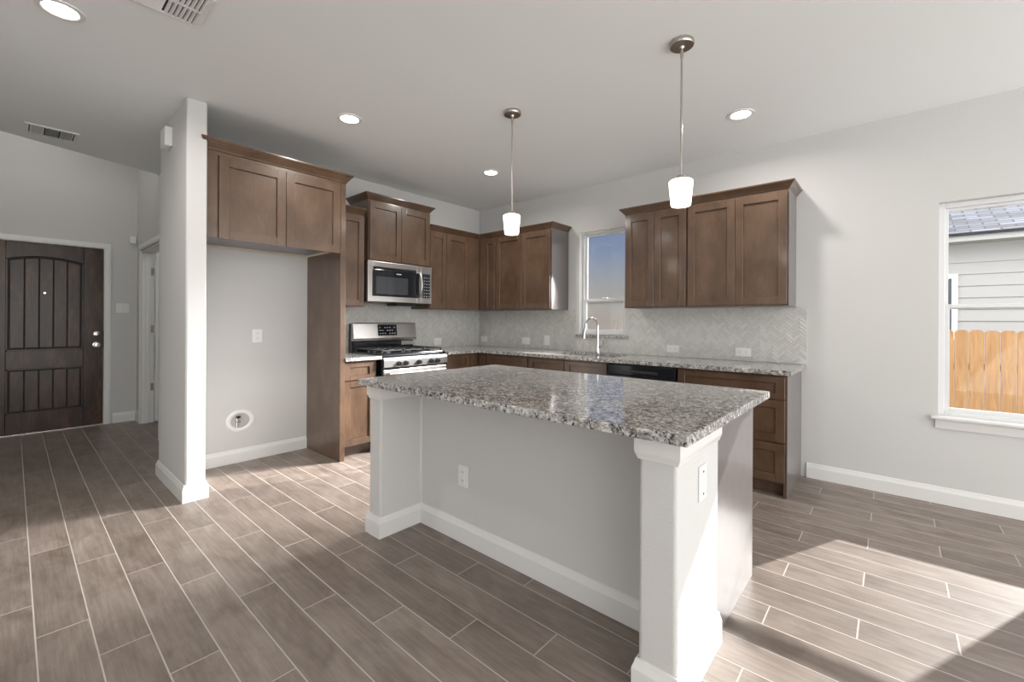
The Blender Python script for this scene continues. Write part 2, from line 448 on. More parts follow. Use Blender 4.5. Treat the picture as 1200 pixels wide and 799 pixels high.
def tag(o, label=None, cat=None, group=None, kind=None):
    if label: o['label'] = label
    if cat: o['category'] = cat
    if group: o['group'] = group
    if kind: o['kind'] = kind
    return o
def thing(name, label, cat, loc=(0, 0, 0), rz=0.0, group=None):
    o = bpy.data.objects.new(name, None); col.objects.link(o); o.empty_display_size = 0.1
    o.location = loc; o.rotation_euler = (0, 0, rz)
    return tag(o, label, cat, group)
def struct(o): return tag(o, kind='structure')
def copy_tree(o, parent=None):
    c = o.copy(); col.objects.link(c); c.parent = parent
    for ch in list(o.children): copy_tree(ch, c)
    return c

# ================================================================== SETTING
# floor
struct(MB().box(-2.74, 7.4, -7.2, 0.0, -0.12, 0.0).build('floor', MAT['floor']))
# kitchen ceiling with the angled opening towards the tall foyer
struct(MB().prism([(-1.57, -3.13), (-0.84, -5.2), (1.5, -5.2), (1.5, -7.2), (7.4, -7.2), (7.4, 0.14), (-0.6, 0.14), (-0.6, -2.9), (-1.57, -2.9)], 'z', CH, CH + 0.3).build('ceiling', MAT['ceiling']))
struct(MB().box(-2.84, -0.3, -5.3, -2.0, 3.75, 3.85).build('ceiling_foyer', MAT['ceiling']))

# window wall (y = 0), openings for the sink window and the large window
SW = (1.622, 2.195, 1.105, 2.270)      # sink window x0,x1,z0,z1
RW = (4.565, 5.475, 0.605, 2.100)      # large window
w = MB()
w.box(-0.12, SW[0], 0, 0.14, 0, CH).box(SW[0], SW[1], 0, 0.14, 0, SW[2]).box(SW[0], SW[1], 0, 0.14, SW[3], CH)
w.box(SW[1], RW[0], 0, 0.14, 0, CH).box(RW[0], RW[1], 0, 0.14, 0, RW[2]).box(RW[0], RW[1], 0, 0.14, RW[3], CH).box(RW[1], 7.4, 0, 0.14, 0, CH)
struct(w.build('wall_window_side', MAT['wall']))
# range wall with the free-standing end beside the refrigerator alcove
WE = (0.690, -3.487, -3.366)
o = MB().prism([(-0.12, 0.0), (-0.12, WE[1]), (WE[0], WE[1]), (WE[0], WE[2]), (0.0, WE[2]), (0.0, 0.0)], 'z', 0, CH).build('wall_range_side', MAT['wall'], smooth=True, bevel=0.012, seg=4)
struct(o)
# foyer walls
DW = -2.718
ED = (-4.470, -3.550, 2.075)           # entry door y0,y1,top
w = MB()
w.box(DW - 0.14, DW, -5.3, ED[0] - 0.02, 0, 3.75).box(DW - 0.14, DW, ED[1] + 0.02, -2.0, 0, 3.75).box(DW - 0.14, DW, ED[0] - 0.02, ED[1] + 0.02, ED[2] + 0.02, 3.75)
struct(w.build('wall_entry', MAT['wall']))
CD = (-2.44, -1.40, 2.06)              # closet door opening
w = MB()
w.box(DW, CD[0], -3.25, -3.13, 0, 3.75).box(CD[1], -0.12, -3.25, -3.13, 0, CH).box(CD[0], CD[1], -3.25, -3.13, CD[2], CH).box(CD[0], -1.60, -3.25, -3.13, CH, 3.75)
struct(w.build('wall_closet_side', MAT['wall']))
struct(MB().box(DW, -0.12, -2.12, -2.0, 0, CH).build('wall_closet_back', MAT['wall']))
struct(MB().box(DW - 0.14, 1.5, -5.3, -5.2, 0, 3.75).build('wall_hall_side', MAT['wall']))
struct(MB().box(-0.45, -0.35, -5.2, -2.0, CH + 0.3, 3.75).build('wall_foyer_upper', MAT['wall']))

# great-room back wall behind the camera
w = MB()
w.box(1.5, 3.0, -7.34, -7.2, 0, CH).box(3.0, 4.4, -7.34, -7.2, 0, 0.9).box(3.0, 4.4, -7.34, -7.2, 2.1, CH).box(4.4, 7.4, -7.34, -7.2, 0, CH)
struct(w.build('wall_great_room_back', MAT['wall']))
struct(MB().box(1.38, 1.5, -7.34, -5.3, 0, CH).build('wall_great_room_side', MAT['wall']))

# baseboards
BB = [(0.0, 0.0), (0.016, 0.0), (0.016, 0.085), (0.012, 0.096), (0.009, 0.104), (0.006, 0.116), (0.0, 0.118)]
struct(MB().molding([(3.80, 0.0), (7.4, 0.0)], BB).build('baseboard_window_side', MAT['trim']))
struct(MB().molding([(-0.12, -3.30), (-0.12, WE[1]), (WE[0], WE[1]), (WE[0], WE[2]), (0.0, WE[2]), (0.0, -2.366)][::-1], [(-a, b) for a, b in BB]).build('baseboard_range_side', MAT['trim']))
struct(MB().molding([(DW, -3.470), (DW, -3.25), (CD[0] - 0.07, -3.25)], BB).build('baseboard_entry', MAT['trim']))

# ------------------------------------------------------------------ windows
def ring(mb, x0, x1, z0, z1, y0, y1, w, wb=None):
    wb = w if wb is None else wb
    mb.box(x0, x0 + w, y0, y1, z0, z1).box(x1 - w, x1, y0, y1, z0, z1)
    mb.box(x0 + w, x1 - w, y0, y1, z0, z0 + wb).box(x0 + w, x1 - w, y0, y1, z1 - w, z1)
    return mb
def window(name, op, glass, rail, fw, sw):
    x0, x1, z0, z1 = op
    fr = ring(MB(), x0, x1, z0, z1, 0.055, 0.125, fw).build(name, MAT['vinyl'], bevel=0.003)
    struct(fr)
    lo = ring(MB(), x0 + fw, x1 - fw, z0 + fw, rail + 0.018, 0.062, 0.086, sw).build('sash', MAT['vinyl'], fr, bevel=0.002)
    up = ring(MB(), x0 + fw, x1 - fw, rail - 0.016, z1 - fw, 0.090, 0.114, sw * 0.75).build('sash', MAT['vinyl'], fr, bevel=0.002)
    MB().box(x0 + fw + sw, x1 - fw - sw, 0.072, 0.076, z0 + fw + sw, rail + 0.018 - sw).build('pane', glass, lo)
    MB().box(x0 + fw + sw * .75, x1 - fw - sw * .75, 0.100, 0.104, rail - 0.016 + sw * .75, z1 - fw - sw * .75).build('pane', glass, up)
    xm = (x0 + x1) / 2
    MB().box(xm - 0.03, xm + 0.03, 0.060, 0.086, rail + 0.018, rail + 0.030).build('sash_lock', MAT['vinyl'], fr, bevel=0.002)
    return fr
win1 = window('window_1', SW, MAT['hazy'], 1.490, 0.026, 0.030)
win2 = window('window_2', RW, MAT['glass'], 1.372, 0.034, 0.026)
# painted drywall-corner trim bead round the sink window, and the wood stool under the large one
MB().prism([(4.527, -0.042), (4.527, -0.030), (4.545, 0.0), (RW[0] , 0.0), (RW[0], 0.054), (RW[1], 0.054), (RW[1], 0.0), (5.513, 0.0), (5.513, -0.042)], 'z', 0.592, 0.612).build('window_sill', MAT['trim'], win2, bevel=0.004)
MB().molding([(4.552, -0.0), (5.488, -0.0)], [(0, 0.525), (0.010, 0.525), (0.014, 0.545), (0.022, 0.575), (0.030, 0.591), (0, 0.591)]).build('apron', MAT['trim'], win2)
MB().box(SW[0] - 0.035, SW[1] + 0.035, -0.032, 0.054, SW[2] - 0.028, SW[2]).build('window_sill', MAT['granite'], win1, bevel=0.003)['label'] = 'granite sill ledge'
b = MB()
for x in (SW[0], SW[1] - 0.003): b.box(x, x + 0.003, -0.004, 0.052, SW[2] + 0.0005, SW[3] - 0.0005)
b.box(SW[0], SW[1], -0.004, 0.052, SW[3] - 0.003, SW[3] - 0.0003)
b.build('window_return', MAT['trim'], win1)

# ------------------------------------------------------------------ entry door (door_1)
door1 = bpy.data.objects.new('door_1', None); col.objects.link(door1); struct(door1)
door1.location = (DW, 0, 0)
cs = MB()   # casing, jamb
y0, y1, zt = ED
CW = 0.062
prof = [(0, 0), (0.017, 0), (0.017, CW * 0.55), (0.012, CW * 0.7), (0.008, CW), (0, CW)]
for yy, sgn in ((y1, 1), (y0, -1)):
    cs.box(0, 0.014, yy, yy + sgn * CW, 0, zt).box(0.014, 0.019, yy + sgn * 0.012, yy + sgn * (CW - 0.012), 0, zt)
cs.box(0, 0.014, y0 - CW, y1 + CW, zt, zt + CW).box(0.014, 0.019, y0 - CW + 0.012, y1 + CW - 0.012, zt + 0.012, zt + CW - 0.012)
cs.box(-0.13, 0.0, y1, y1 + 0.02, 0, zt).box(-0.13, 0.0, y0 - 0.02, y0, 0, zt).box(-0.13, 0, y0 - 0.02, y1 + 0.02, zt, zt + 0.02)
cs.build('casing', MAT['trim'], door1, bevel=0.002)
MB().box(-0.13, 0.03, y0, y1, 0.0, 0.012).build('threshold', MAT['nickel'], door1, bevel=0.003)
a0, a1 = y0 + 0.004, y1 - 0.004
pl, pr = -4.312, -3.722       # panel opening
slab = MB().box(-0.045, -0.022, a0, a1, 0.016, zt - 0.003)
slab = slab.build('door_slab', MAT['door_groove'], door1)
fm = MB()
X0, X1 = -0.022, -0.002
fm.box(X0, X1, a0, pl, 0.016, zt - 0.003).box(X0, X1, pr, a1, 0.016, zt - 0.003)
fm.box(X0, X1, pl, pr, 0.016, 0.222).box(X0, X1, pl, pr, 0.705, 0.900)
ym = (pl + pr) / 2
def arch(y, side=1.880, rise=0.050): return side + rise * (1 - ((y - ym) / ((pr - pl) / 2)) ** 2)
N = 18
ys = [pl + (pr - pl) * i / N for i in range(N + 1)]
fm.prism([(y, arch(y)) for y in ys] + [(pr, zt - 0.003), (pl, zt - 0.003)], 'x', X0, X1)
fm.build('door_frame', MAT['door_wood'], slab, bevel=0.003)
pk = MB(); n = 5
wd = (pr - pl - 0.05) / n
for i in range(n):
    ya, yb = pl + 0.025 + i * wd + 0.004, pl + 0.025 + (i + 1) * wd - 0.004
    pk.box(-0.022, -0.010, ya, yb, 0.250, 0.680)
    sub = [ya + (yb - ya) * k / 4 for k in range(5)]
    pk.prism([(ya, 0.930), (yb, 0.930)] + [(y, arch(y) - 0.024) for y in sub[::-1]], 'x', -0.022, -0.010)
pk.build('plank_panel', MAT['door_wood'], slab, bevel=0.003)
# panel bead
bd = MB()
for (za, zb) in ((0.222, 0.705),):
    ring2 = [(pl, za), (pr, za), (pr, zb), (pl, zb)]
    for yy in (pl, pr - 0.012): bd.box(-0.022, -0.012, yy, yy + 0.012, za, zb)
    bd.box(-0.022, -0.012, pl, pr, za, za + 0.012).box(-0.022, -0.012, pl, pr, zb - 0.012, zb)
for yy in (pl, pr - 0.012): bd.box(-0.022, -0.012, yy, yy + 0.012, 0.900, 1.876)
bd.box(-0.022, -0.012, pl, pr, 0.900, 0.912)
bd.build('panel_bead', MAT['door_wood'], slab)
hk = MB().lathe([(0.033, -0.002), (0.033, 0.006), (0.012, 0.010), (0.012, 0.034), (0.026, 0.044), (0.030, 0.058), (0.022, 0.068), (0.0001, 0.070)], (0, -3.613, 0.945), axis='x')
hk.build('door_knob', MAT['brass'], slab, smooth=True)
MB().lathe([(0.031, -0.002), (0.031, 0.010), (0.022, 0.014), (0.0001, 0.014)], (0, -3.613, 1.072), axis='x').box(0.012, 0.030, -3.619, -3.607, 1.056, 1.088).build('deadbolt', MAT['brass'], slab, smooth=True)
MB().lathe([(0.010, -0.012), (0.010, -0.006), (0.0001, -0.006)], (0, -4.03, 1.53), axis='x').build('peephole', MAT['brass'], slab, smooth=True)
MB().box(-0.001, 0.004, a1 - 0.003, a1 + 0.003, 0.90, 1.11).build('strike_plate', MAT['black_plastic'], slab)

# closet door (door_2)
door2 = bpy.data.objects.new('door_2', None); col.objects.link(door2); struct(door2)
cs = MB()
cs.box(CD[0] - 0.07, CD[0] - 0.005, -3.268, -3.251, 0, CD[2] + 0.005).box(CD[1] + 0.005, CD[1] + 0.07, -3.268, -3.251, 0, CD[2] + 0.005)
cs.box(CD[0] - 0.07, CD[1] + 0.07, -3.268, -3.251, CD[2] + 0.005, CD[2] + 0.07).box(CD[0] - 0.058, CD[1] + 0.058, -3.273, -3.268, CD[2] + 0.017, CD[2] + 0.058)
cs.box(CD[0], CD[0] + 0.018, -3.251, -3.129, 0, CD[2] - 0.018).box(CD[1] - 0.018, CD[1], -3.251, -3.129, 0, CD[2] - 0.018).box(CD[0], CD[1], -3.251, -3.129, CD[2] - 0.018, CD[2])
cs.box(CD[0] + 0.018, CD[0] + 0.030, -3.215, -3.180, 0, CD[2] - 0.018)
cs.build('casing', MAT['trim'], door2, bevel=0.002)
lf = MB().box(CD[0] + 0.020, CD[0] + 0.054, -3.126, -2.38, 0.012, CD[2] - 0.024).build('door_leaf', MAT['trim'], door2, bevel=0.002)
for z in (0.43, 1.13, 1.82):
    MB().box(CD[0] + 0.018, CD[0] + 0.022, -3.165, -3.130, z - 0.045, z + 0.045).cyl((CD[0] + 0.024, -3.128, z - 0.045), (CD[0] + 0.024, -3.128, z + 0.045), 0.006, n=10).build('hinge', MAT['nickel'], lf)

# ================================================================== CABINETS
STILE = 0.060
def shaker(x0, x1, z0, z1, yf, name, parent, stile=STILE, rail=STILE, drawer=False):
    """door whose back lies on y = yf, facing -y"""
    m = MB(); t = 0.020
    m.box(x0, x0 + stile, yf - t, yf, z0, z1).box(x1 - stile, x1, yf - t, yf, z0, z1)
    m.box(x0 + stile, x1 - stile, yf - t, yf, z0, z0 + rail).box(x0 + stile, x1 - stile, yf - t, yf, z1 - rail, z1)
    m.box(x0 + stile, x1 - stile, yf - 0.007, yf, z0 + rail, z1 - rail)
    return m.build(name, MAT['wood'], parent, bevel=0.0016, seg=1)

CROWN = [(0.0, 0.0), (0.006, 0.004), (0.010, 0.012), (0.014, 0.016), (0.034, 0.040), (0.040, 0.044), (0.046, 0.052), (0.046, 0.060), (0.0, 0.060)]
def crown(parent, w, d, z, left=True, right=True, l_in=False, r_in=False, x_from=0.0, extra=0.0):
    s = [(o_, z + h) for o_, h in CROWN]
    pts = []; e0 = e1 = None
    if left: pts.append((x_from, -0.001))
    pts += [(x_from, -d), (w, -d)]
    if right: pts.append((w, -0.001))
    if l_in: e0 = (1, -1)
    if r_in: e1 = (-1, -1)
    MB().molding(pts[::-1] if False else pts, s, ends=(e0, e1)).build('crown_molding', MAT['wood'], parent)

def body(parent, w, d, z0, z1, name='cabinet_box', under=True, x0=0.0):
    o_ = MB().box(x0, w, -d, -0.001, z0, z1).build(name, MAT['wood'], parent)
    return o_

def upper(name, label, loc, rz, w, d, z0, z1, doors, left_cr, right_cr, l_in=False, r_in=False, dz0=0.010, dz1=0.030, group='brown wall cabinets'):
    t = thing(name, label, 'wall cabinet', loc, rz)
    body(t, w, d, z0, z1)
    for a, b_ in doors: shaker(a, b_, z0 + dz0, z1 - dz1, -d, 'door', t, stile=min(STILE, (b_ - a) * 0.24))
    crown(t, w, d, z1 - 0.012, left_cr, right_cr, l_in, r_in)
    if right_cr and rz == 0: MB().box(w + 0.0002, w + 0.004, -d, -0.002, z0, z1 - 0.013).build('side_panel', MAT['side_sheen'], t)['label'] = 'glossy brown side panel with grey sheen painted in'
    return t
Q = PI / 2
UZ0, UZ1 = 1.385, 2.300
# window wall, right of the window (face y = -.33, door to -.35)
upper('wall_cabinet', 'brown two-door wall cabinet immediately right of the sink window', (2.352, 0, 0), 0, 0.596, 0.330, UZ0, UZ1, [(0.010, 0.296), (0.300, 0.588)], True, False)
upper('wall_cabinet', 'wide brown two-door wall cabinet at the far right end, side panel against bare wall', (2.950, 0, 0), 0, 0.766, 0.330, UZ0, UZ1, [(0.008, 0.388), (0.392, 0.758)], False, True)
# window wall, left of the window
upper('wall_cabinet', 'brown wall cabinet with glossy side panel just left of the sink window', (0.630, 0, 0), 0, 0.838, 0.330, UZ0, UZ1, [(0.010, 0.418), (0.422, 0.830)], False, True)
t = thing('wall_cabinet', 'dark narrow-door corner wall cabinet where the two tiled walls meet', 'wall cabinet', (0.0, 0, 0), 0)
MB().box(0.001, 0.629, -0.330, -0.001, UZ0, UZ1).build('cabinet_box', MAT['wood'], t)
shaker(0.455, 0.624, UZ0 + 0.01, UZ1 - 0.03, -0.330, 'door', t, stile=0.042)
MB().box(0.352, 0.450, -0.346, -0.330, UZ0, UZ1 - 0.012).build('filler_strip', MAT['wood'], t)
MB().molding([(0.331, -0.330), (0.629, -0.330)], [(a, UZ1 - 0.012 + b) for a, b in CROWN], ends=((1, -1), None)).build('crown_molding', MAT['wood'], t)
# range wall : root turned so that local x runs along +y
def rw(name, label, y0, w, d, z0, z1, doors, **k): return upper(name, label, (0, y0, 0), Q, w, d, z0, z1, doors, **k)
t = rw('wall_cabinet', 'brown wall cabinet between the microwave and the corner', -1.140, 0.808, 0.330, UZ0, UZ1, [(0.006, 0.246), (0.252, 0.606)], left_cr=False, right_cr=False, r_in=True)
MB().box(0.610, 0.786, -0.346, -0.330, UZ0, UZ1 - 0.012).build('filler_strip', MAT['wood'], t)
rw('wall_cabinet', 'short brown two-door cabinet mounted over the microwave', -1.925, 0.770, 0.362, 1.860, 2.480, [(0.010, 0.382), (0.387, 0.760)], left_cr=True, right_cr=True, dz0=0.002)
rw('wall_cabinet', 'narrow single-door wall cabinet squeezed between tall fridge panel and microwave', -2.316, 0.368, 0.330, UZ0, 2.310, [(0.012, 0.360)], left_cr=False, right_cr=False)
# deep cabinet over the fridge alcove
FY0, FY1, FD = -3.364, -2.366, 0.640
t = thing('fridge_cabinet', 'deep brown two-door cabinet over the empty refrigerator alcove', 'wall cabinet', (0, FY0, 0), Q)
W_ = FY1 - FY0
b = MB().box(0, W_, -FD, -0.001, 1.880, 2.455).box(0, W_, -FD, -FD + 0.02, 1.845, 1.880)
b.build('cabinet_box', MAT['wood'], t)
MB().box(0.03, W_ - 0.02, -FD + 0.03, -0.03, 1.876, 1.879).build('underside_panel', MAT['cab_under'], t)['label'] = 'grey underside panel'
MB().box(0.0, W_, -0.020, -0.001, 1.858, 1.8795).box(W_ - 0.012, W_, -FD + 0.03, -0.02, 1.862, 1.8795).build('hanging_rail', MAT['birch'], t)['label'] = 'pale unstained rail'
shaker(0.078, 0.539, 1.838, 2.436, -FD, 'door', t, stile=0.066, rail=0.066)
shaker(0.543, 0.996, 1.838, 2.436, -FD, 'door', t, stile=0.066, rail=0.066)
MB().box(0.0, 0.066, -FD - 0.018, -FD, 1.846, 2.455).build('filler_strip', MAT['wood'], t)
MB().molding([(0.0, -FD - 0.012), (W_ + 0.049, -FD - 0.012), (W_ + 0.049, -0.34)], [(a * 1.15, 2.462 + b * 1.3) for a, b in CROWN], ends=((-0.8, -1), None)).build('crown_molding', MAT['wood'], t)
MB().box(0.0, W_ , -FD - 0.012, -FD, 2.436, 2.470).build('top_rail', MAT['wood'], t)
o = MB().box(0.001, 0.660, -2.364, -2.318, 0.0, 2.460).build('refrigerator_side_panel', MAT['wood'], bevel=0.002)
tag(o, 'tall floor-to-cabinet brown panel on the right side of refrigerator alcove', 'side panel')

# ---- base cabinets
BD, BZ0, BZ1 = 0.600, 0.100, 0.880
def base(name, label, loc, rz, w, fronts, x0=0.0, left_floor=False, right_floor=False, toe=True, d=BD, top=BZ1):
    t = thing(name, label, 'base cabinet', loc, rz)
    m = MB().box(x0, w, -d, -0.002, BZ0, top)
    if left_floor: m.box(x0, x0 + 0.018, -d, -0.002, 0.0, BZ0)
    if right_floor:
        m.box(w - 0.018, w, -d, -0.002, 0.0, BZ0)
        MB().box(w + 0.0002, w + 0.004, -d, -0.018, 0.001, BZ1).build('side_panel', MAT['side_sheen'], t)['label'] = 'glossy brown side panel with grey sheen painted in'
    m.build('cabinet_box', MAT['wood'], t, bevel=0.001, seg=1)
    if top < BZ1: MB().box(x0, w, -d, -d + 0.018, top + 0.001, BZ1).build('front_rail', MAT['wood'], t)
    MB().box(x0 + 0.02, w - 0.02, -d + 0.075, -d + 0.09, 0.0, BZ0).build('toe_kick', MAT['wood'], t)
    for kind, a, b_, za, zb in fronts:
        st = 0.055 if kind == 'door' or (zb - za) > 0.2 else 0.042
        shaker(a, b_, za, zb, -d, kind, t, stile=0.058, rail=st)
    return t
DB = 0.660 - 0.02
base('drawer_cabinet', 'wide brown three-drawer base cabinet at the right end of window-wall counter', (2.985, 0, 0), 0, 0.775,
     [('drawer', 0.008, 0.765, 0.705, 0.862), ('drawer', 0.008, 0.765, 0.395, 0.695), ('drawer', 0.008, 0.765, 0.110, 0.385)], right_floor=True, d=DB)
base('sink_cabinet', 'brown base cabinet with two false fronts below the sink', (1.405, 0, 0), 0, 0.940,
     [('drawer', 0.008, 0.455, 0.705, 0.862), ('drawer', 0.465, 0.932, 0.705, 0.862), ('door', 0.008, 0.467, 0.110, 0.695), ('door', 0.473, 0.932, 0.110, 0.695)], d=DB, top=0.680)
t = base('base_cabinet', 'brown base cabinet in the corner left of the sink cabinet', (0.001, 0, 0), 0, 1.402,
     [('drawer', 0.790, 1.392, 0.705, 0.862), ('door', 0.790, 1.088, 0.110, 0.695), ('door', 1.094, 1.392, 0.110, 0.695)], d=DB)
MB().box(0.662, 0.780, -DB - 0.016, -DB, BZ0, BZ1 - 0.01).build('filler_strip', MAT['wood'], t)
t = base('base_cabinet', 'dark brown base cabinet between the range and the corner', (0, -1.150, 0), Q, 0.508,
     [('drawer', 0.008, 0.350, 0.705, 0.862), ('door', 0.008, 0.350, 0.110, 0.695)], d=DB)
MB().box(0.360, 0.460, -DB - 0.016, -DB, BZ0, BZ1 - 0.01).build('filler_strip', MAT['wood'], t)
base('base_cabinet', 'narrow sunlit base cabinet with one drawer, left of the range', (0, -2.316, 0), Q, 0.340,
     [('drawer', 0.008, 0.318, 0.705, 0.862), ('door', 0.008, 0.318, 0.110, 0.695)], d=0.610)

# ---- dishwasher
t = thing('dishwasher', 'black dishwasher under the counter between sink and drawers', 'dishwasher', (2.348, 0, 0))
MB().box(0.004, 0.630, -0.630, -0.03, 0.10, 0.876).box(0.02, 0.61, -0.57, -0.05, 0.0, 0.10).build('tub', MAT['black_plastic'], t)
MB().box(0.006, 0.628, -0.668, -0.631, 0.110, 0.775).build('door_panel', MAT['black_gloss'], t, bevel=0.004)
MB().box(0.006, 0.628, -0.672, -0.631, 0.780, 0.868).build('control_panel', MAT['black_gloss'], t, bevel=0.006)
MB().box(0.15, 0.48, -0.680, -0.672, 0.800, 0.822).build('handle', MAT['black_plastic'], t, bevel=0.003)

# ---- countertops
CT0, CT1 = 0.8815, 0.914
SK = (1.640, 2.330, -0.535, -0.165)     # sink cut-out
m = MB()
CX1, CF = 3.790, -0.690
m.box(0.001, SK[0], CF, -0.0105, CT0, CT1).box(SK[1], CX1, CF, -0.0105, CT0, CT1)
m.box(SK[0], SK[1], CF, SK[2], CT0, CT1).box(SK[0], SK[1], SK[3], -0.0105, CT0, CT1)
m.box(0.001, 0.690, -1.148, CF, CT0, CT1)
bmesh.ops.remove_doubles(m.bm, verts=m.bm.verts, dist=1e-5)
for e_ in [f for f in m.bm.faces if False]: pass
o = m.build('countertop', MAT['granite'])
tag(o, 'long L-shaped speckled granite countertop along the window wall and corner', 'countertop')
o = MB().box(0.011, 0.672, -2.316, -1.952, CT0, CT1).build('countertop', MAT['granite'], bevel=0.003)
tag(o, 'short granite countertop piece between the tall panel and the range', 'countertop')

# sink
t = thing('kitchen_sink', 'stainless undermount sink set in the granite below the window', 'sink', (0, 0, 0))
m = MB(); x0, x1, y0, y1 = SK[0] - 0.008, SK[1] + 0.008, SK[2] - 0.008, SK[3] + 0.008
zb, zt_ = 0.690, 0.8805
m.box(x0, x1, y0, y1, zb, zb + 0.004).box(x0, x0 + 0.006, y0, y1, zb, zt_).box(x1 - 0.006, x1, y0, y1, zb, zt_).box(x0, x1, y0, y0 + 0.006, zb, zt_).box(x0, x1, y1 - 0.006, y1, zb, zt_)
m.build('basin', MAT['steel'], t)
MB().lathe([(0.045, zb + 0.005), (0.045, zb + 0.008), (0.03, zb + 0.006), (0.0001, zb + 0.006)], (1.985, -0.35, 0)).build('drain', MAT['chrome'], t, smooth=True)

# faucet
t = thing('kitchen_faucet', 'tall chrome gooseneck faucet standing behind the sink', 'faucet', (1.925, -0.105, CT1 + 0.0005))
m = MB().lathe([(0.030, 0.0), (0.030, 0.006), (0.024, 0.012), (0.020, 0.05), (0.019, 0.095), (0.0001, 0.095)])
pts = [(0, 0, 0.09), (0, 0, 0.28)]
for k in range(1, 17):
    th = PI * k / 16
    pts.append((-0.02 * (1 - math.cos(th)), -0.092 * (1 - math.cos(th)), 0.28 + 0.092 * math.sin(th)))
pts.append((-0.042, -0.190, 0.255))
m.tube(pts, 0.0125)
m.build('spout', MAT['chrome'], t, smooth=True)
MB().cyl((-0.042, -0.190, 0.262), (-0.048, -0.200, 0.205), 0.016, 0.018).cyl((-0.048, -0.200, 0.205), (-0.050, -0.204, 0.160), 0.018, 0.023).build('spray_head', MAT['chrome'], t, smooth=True)
MB().cyl((0.012, 0, 0.065), (0.052, 0.0, 0.068), 0.015, 0.014).tube([(0.050, 0, 0.068), (0.062, -0.004, 0.10), (0.066, -0.010, 0.165)], [0.007, 0.006, 0.005]).build('lever', MAT['chrome'], t, smooth=True)

# ---- backsplash in herringbone
def herring(m, u0, u1, v0, v1, plane, w=0.023, n=3, gap=0.0022, th=0.0045, off=0.0045):
    """tiles on local (u, v); plane maps (u, v, out) to world"""
    L = w * n; tmp = bmesh.new()
    c45 = math.sqrt(0.5)
    um, vm = 0.0, 0.9
    ext = int((max(abs(u0 - um), abs(u1 - um)) + 1.0) / w * 1.1) + 4
    rnd = random.Random(3)
    for i in range(-ext, ext):
        for j in range(-ext, ext):
            s = (i - j) % (2 * n)
            if s == 0: a = (i * w, j * w, i * w + L, j * w + w)
            elif s == 2 * n - 1: a = (i * w, j * w, i * w + w, j * w + L)
            else: continue
            cx, cy = (a[0] + a[2]) / 2, (a[1] + a[3]) / 2
            cu, cv = um + (cx - cy) * c45, vm + (cx + cy) * c45
            if cu < u0 - L or cu > u1 + L or cv < v0 - L or cv > v1 + L: continue
            q = []
            tl = rnd.uniform(-0.0006, 0.0006); tr = rnd.uniform(-0.0006, 0.0006)
            for dz in (0, 1):
                g_ = gap / 2 + (0.0008 if dz else 0)
                for k, (px, py) in enumerate(((a[0] + g_, a[1] + g_), (a[2] - g_, a[1] + g_), (a[2] - g_, a[3] - g_), (a[0] + g_, a[3] - g_))):
                    h = off + (th + (tl if k in (0, 1) else -tl) + (tr if k in (1, 2) else -tr) if dz else 0)
                    q.append(tmp.verts.new((um + (px - py) * c45, vm + (px + py) * c45, h)))
            tmp.faces.new(q[4:])
            for k in range(4): tmp.faces.new((q[k], q[(k + 1) % 4], q[4 + (k + 1) % 4], q[4 + k]))
    for co, no in (((u0, 0, 0), (-1, 0, 0)), ((u1, 0, 0), (1, 0, 0)), ((0, v0, 0), (0, -1, 0)), ((0, v1, 0), (0, 1, 0))):
        bmesh.ops.bisect_plane(tmp, geom=tmp.verts[:] + tmp.edges[:] + tmp.faces[:], plane_co=co, plane_no=no, clear_outer=True)
    vm_ = {v: m.bm.verts.new(plane(*v.co)) for v in tmp.verts}
    for f in tmp.faces:
        try: m.bm.faces.new([vm_[v] for v in f.verts])
        except ValueError: pass
    tmp.free()
BE = 3.797
P1 = lambda u, v, o_: (u, -o_, v)
P2 = lambda u, v, o_: (o_, u, v)
t = thing('backsplash', 'pale grey herringbone tile backsplash on the window wall, around the window sill', 'backsplash', (0, 0, 0))
rects = [(0.010, SW[0] - 0.036, 0.9145, 1.384), (SW[0] - 0.036, SW[1] + 0.036, 0.9145, SW[2] - 0.029), (SW[1] + 0.036, BE, 0.9145, 1.384)]
g1 = MB(); [g1.box(a, b_, -0.005, -0.0005, c, d) for a, b_, c, d in rects]; g1.build('grout_bed', MAT['tile_grout'], t)
h1 = MB(); [herring(h1, a, b_, c + 0.001, d, P1) for a, b_, c, d in rects]; h1.build('tiles', MAT['tile'], t)
t = thing('backsplash', 'pale tile backsplash on the range wall behind the stove', 'backsplash', (0, 0, 0))
rects = [(-2.316, -1.955, 0.9145, 1.384), (-1.955, -1.155, 0.9145, 1.425), (-1.155, -0.010, 0.9145, 1.384)]
g1 = MB(); [g1.box(0.0005, 0.005, a, b_, c, d) for a, b_, c, d in rects]; g1.build('grout_bed', MAT['tile_grout'], t)
h1 = MB(); [herring(h1, a, b_, c + 0.001, d, P2) for a, b_, c, d in rects]; h1.build('tiles', MAT['tile'], t)

